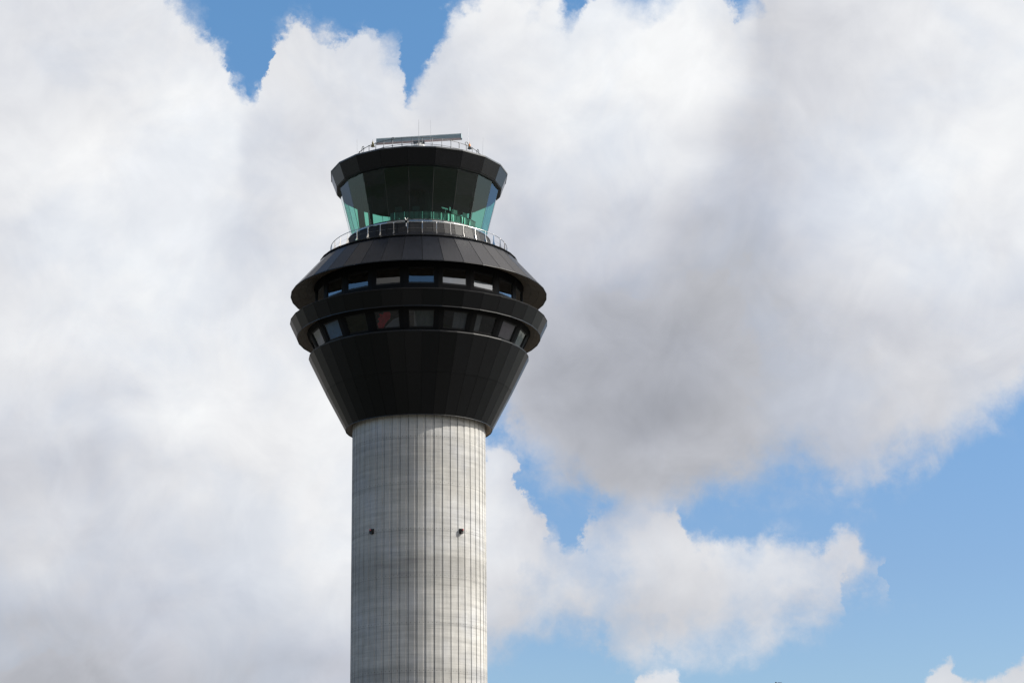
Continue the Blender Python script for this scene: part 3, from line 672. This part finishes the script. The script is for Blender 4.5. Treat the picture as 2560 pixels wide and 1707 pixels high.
# fine billow relief
r1 = t.noise(t.vm('ADD', dirv, (2.2, 7.7, 1.)), 30, 8, .58, .5).outputs[0]
r2 = t.noise(t.vm('ADD', dirv, (2.2, 7.7, 1.010)), 30, 8, .58, .5).outputs[0]
r3 = t.noise(t.vm('ADD', dirv, (5.2, 1.7, 1.)), 11, 3, .5, .5).outputs[0]
r4 = t.noise(t.vm('ADD', dirv, (5.19, 1.7, 1.02)), 11, 3, .5, .5).outputs[0]
relief = t.m('ADD', t.m('ADD', t.m('MULTIPLY', t.m('SUBTRACT', r3, r4), .11), t.m('MULTIPLY', t.m('SUBTRACT', r1, r2), .10)), t.m('MULTIPLY', t.m('SUBTRACT', r3, .5), .035))
lum = t.m('ADD', lum, relief)
# thin edges of cloud glow a little brighter than the body on the sunny side
# generic clouds for the rest of the sky dome
gn = t.noise(t.vm('MULTIPLY', dirv, (1, 1, 1.7)), 3.2, 8, .55, .4).outputs[0]
# cover by bearing for the low sky (value over t = bearing seen from the tower towards the viewer's side)
tb_ = t.m('DIVIDE', t.m('ADD', t.m('DEGREES', t.m('ARCTAN2', s3.outputs[0], t.m('MULTIPLY', s3.outputs[1], -1.0))), 180.0), 360.0)
cov = t.curve(tb_, [((q+180)/360, v) for q, v in ((-180, .62), (-150, .62), (-118, .50), (-95, .34), (-80, .28), (-58, .34), (-46, .75), (-22, .80), (-12, .30), (2, .24), (16, .26), (26, .66), (52, .72), (64, .8), (92, .74), (100, .40), (122, .28), (135, .5), (160, .62), (180, .62))])
lowel = t.maprange(el, 24, 45, 1, 0)
cvm = t.m('ADD', t.m('MULTIPLY', cov, lowel), t.m('MULTIPLY', .56, inv(lowel)))
a_gen = t.maprange(t.m('ADD', gn, t.m('SUBTRACT', cvm, .5)), .44, .60, 0, 1, 'SMOOTHSTEP')
g2 = t.noise(dirv, 7, 6, .55).outputs[0]
sunny = t.maprange(t.vm('DOT_PRODUCT', dirv, tuple(sd)), .45, .95, .12, 1.05)
lum_gen = t.m('ADD', sunny, t.maprange(g2, .3, .7, .40, .58))
# region of the modelled front sky
fm = t.m('MULTIPLY', t.m('MULTIPLY', t.maprange(az, -17, -13.2, 0, 1), t.maprange(az, 18.7, 23, 1, 0)), t.maprange(el, 25, 29, 1, 0))
alpha = t.m('ADD', t.m('MULTIPLY', a_front, fm), t.m('MULTIPLY', a_gen, inv(fm)))
L = t.m('ADD', t.m('MULTIPLY', lum, fm), t.m('MULTIPLY', lum_gen, inv(fm)))
lin = t.m('POWER', t.m('MAXIMUM', L, .05), 2.25)
hn = t.noise(t.vm('ADD', dirv, (4., 4., 4.)), 11, 3, .5).outputs[0]
tint = t.mix(t.maprange(L, .80, .97), (.955, .985, 1.09, 1), (.985, 1.0, 1.015, 1))
tint = t.mix(fm, (1.08, 1.0, .93, 1), tint)
tint = t.mix(t.maprange(hn, .35, .65, 0, .40), tint, (1.01, .995, .99, 1))
cloud = t.vm('SCALE', t.vm('SCALE', tint, scale=lin), scale=10.0/1.32)
skyc = t.vm('MULTIPLY', sky.outputs[0], t.mix(t.maprange(el, 9, 24), (.72, .84, 1.02, 1), t.mix(t.maprange(el, 26, 50), (.79, 1.13, 1.30, 1), (.64, .68, .68, 1))))
# thin edges pick up the blue behind them through alpha
# thinner places in the cloud body let the blue through a little
veil = t.maprange(t.noise(t.vm('ADD', dirv, (3.3, 6.1, 2.4)), 15, 6, .58, .4).outputs[0], .36, .60, .87, .99, 'SMOOTHSTEP')
dens = t.maprange(L, .74, .86, .985, 0)
final = t.mix(t.m('MULTIPLY', alpha, t.m('MAXIMUM', veil, dens)), skyc, cloud)
t.put(bg.inputs['Color'], final)
w.cycles.sampling_method = 'MANUAL'; w.cycles.sample_map_resolution = 512

SC.view_settings.view_transform = 'Standard'; SC.view_settings.look = 'None'
SC.view_settings.exposure = 0.40; SC.view_settings.gamma = 1.0
SC.cycles.max_bounces = 8; SC.cycles.transparent_max_bounces = 12; SC.cycles.use_denoising = True
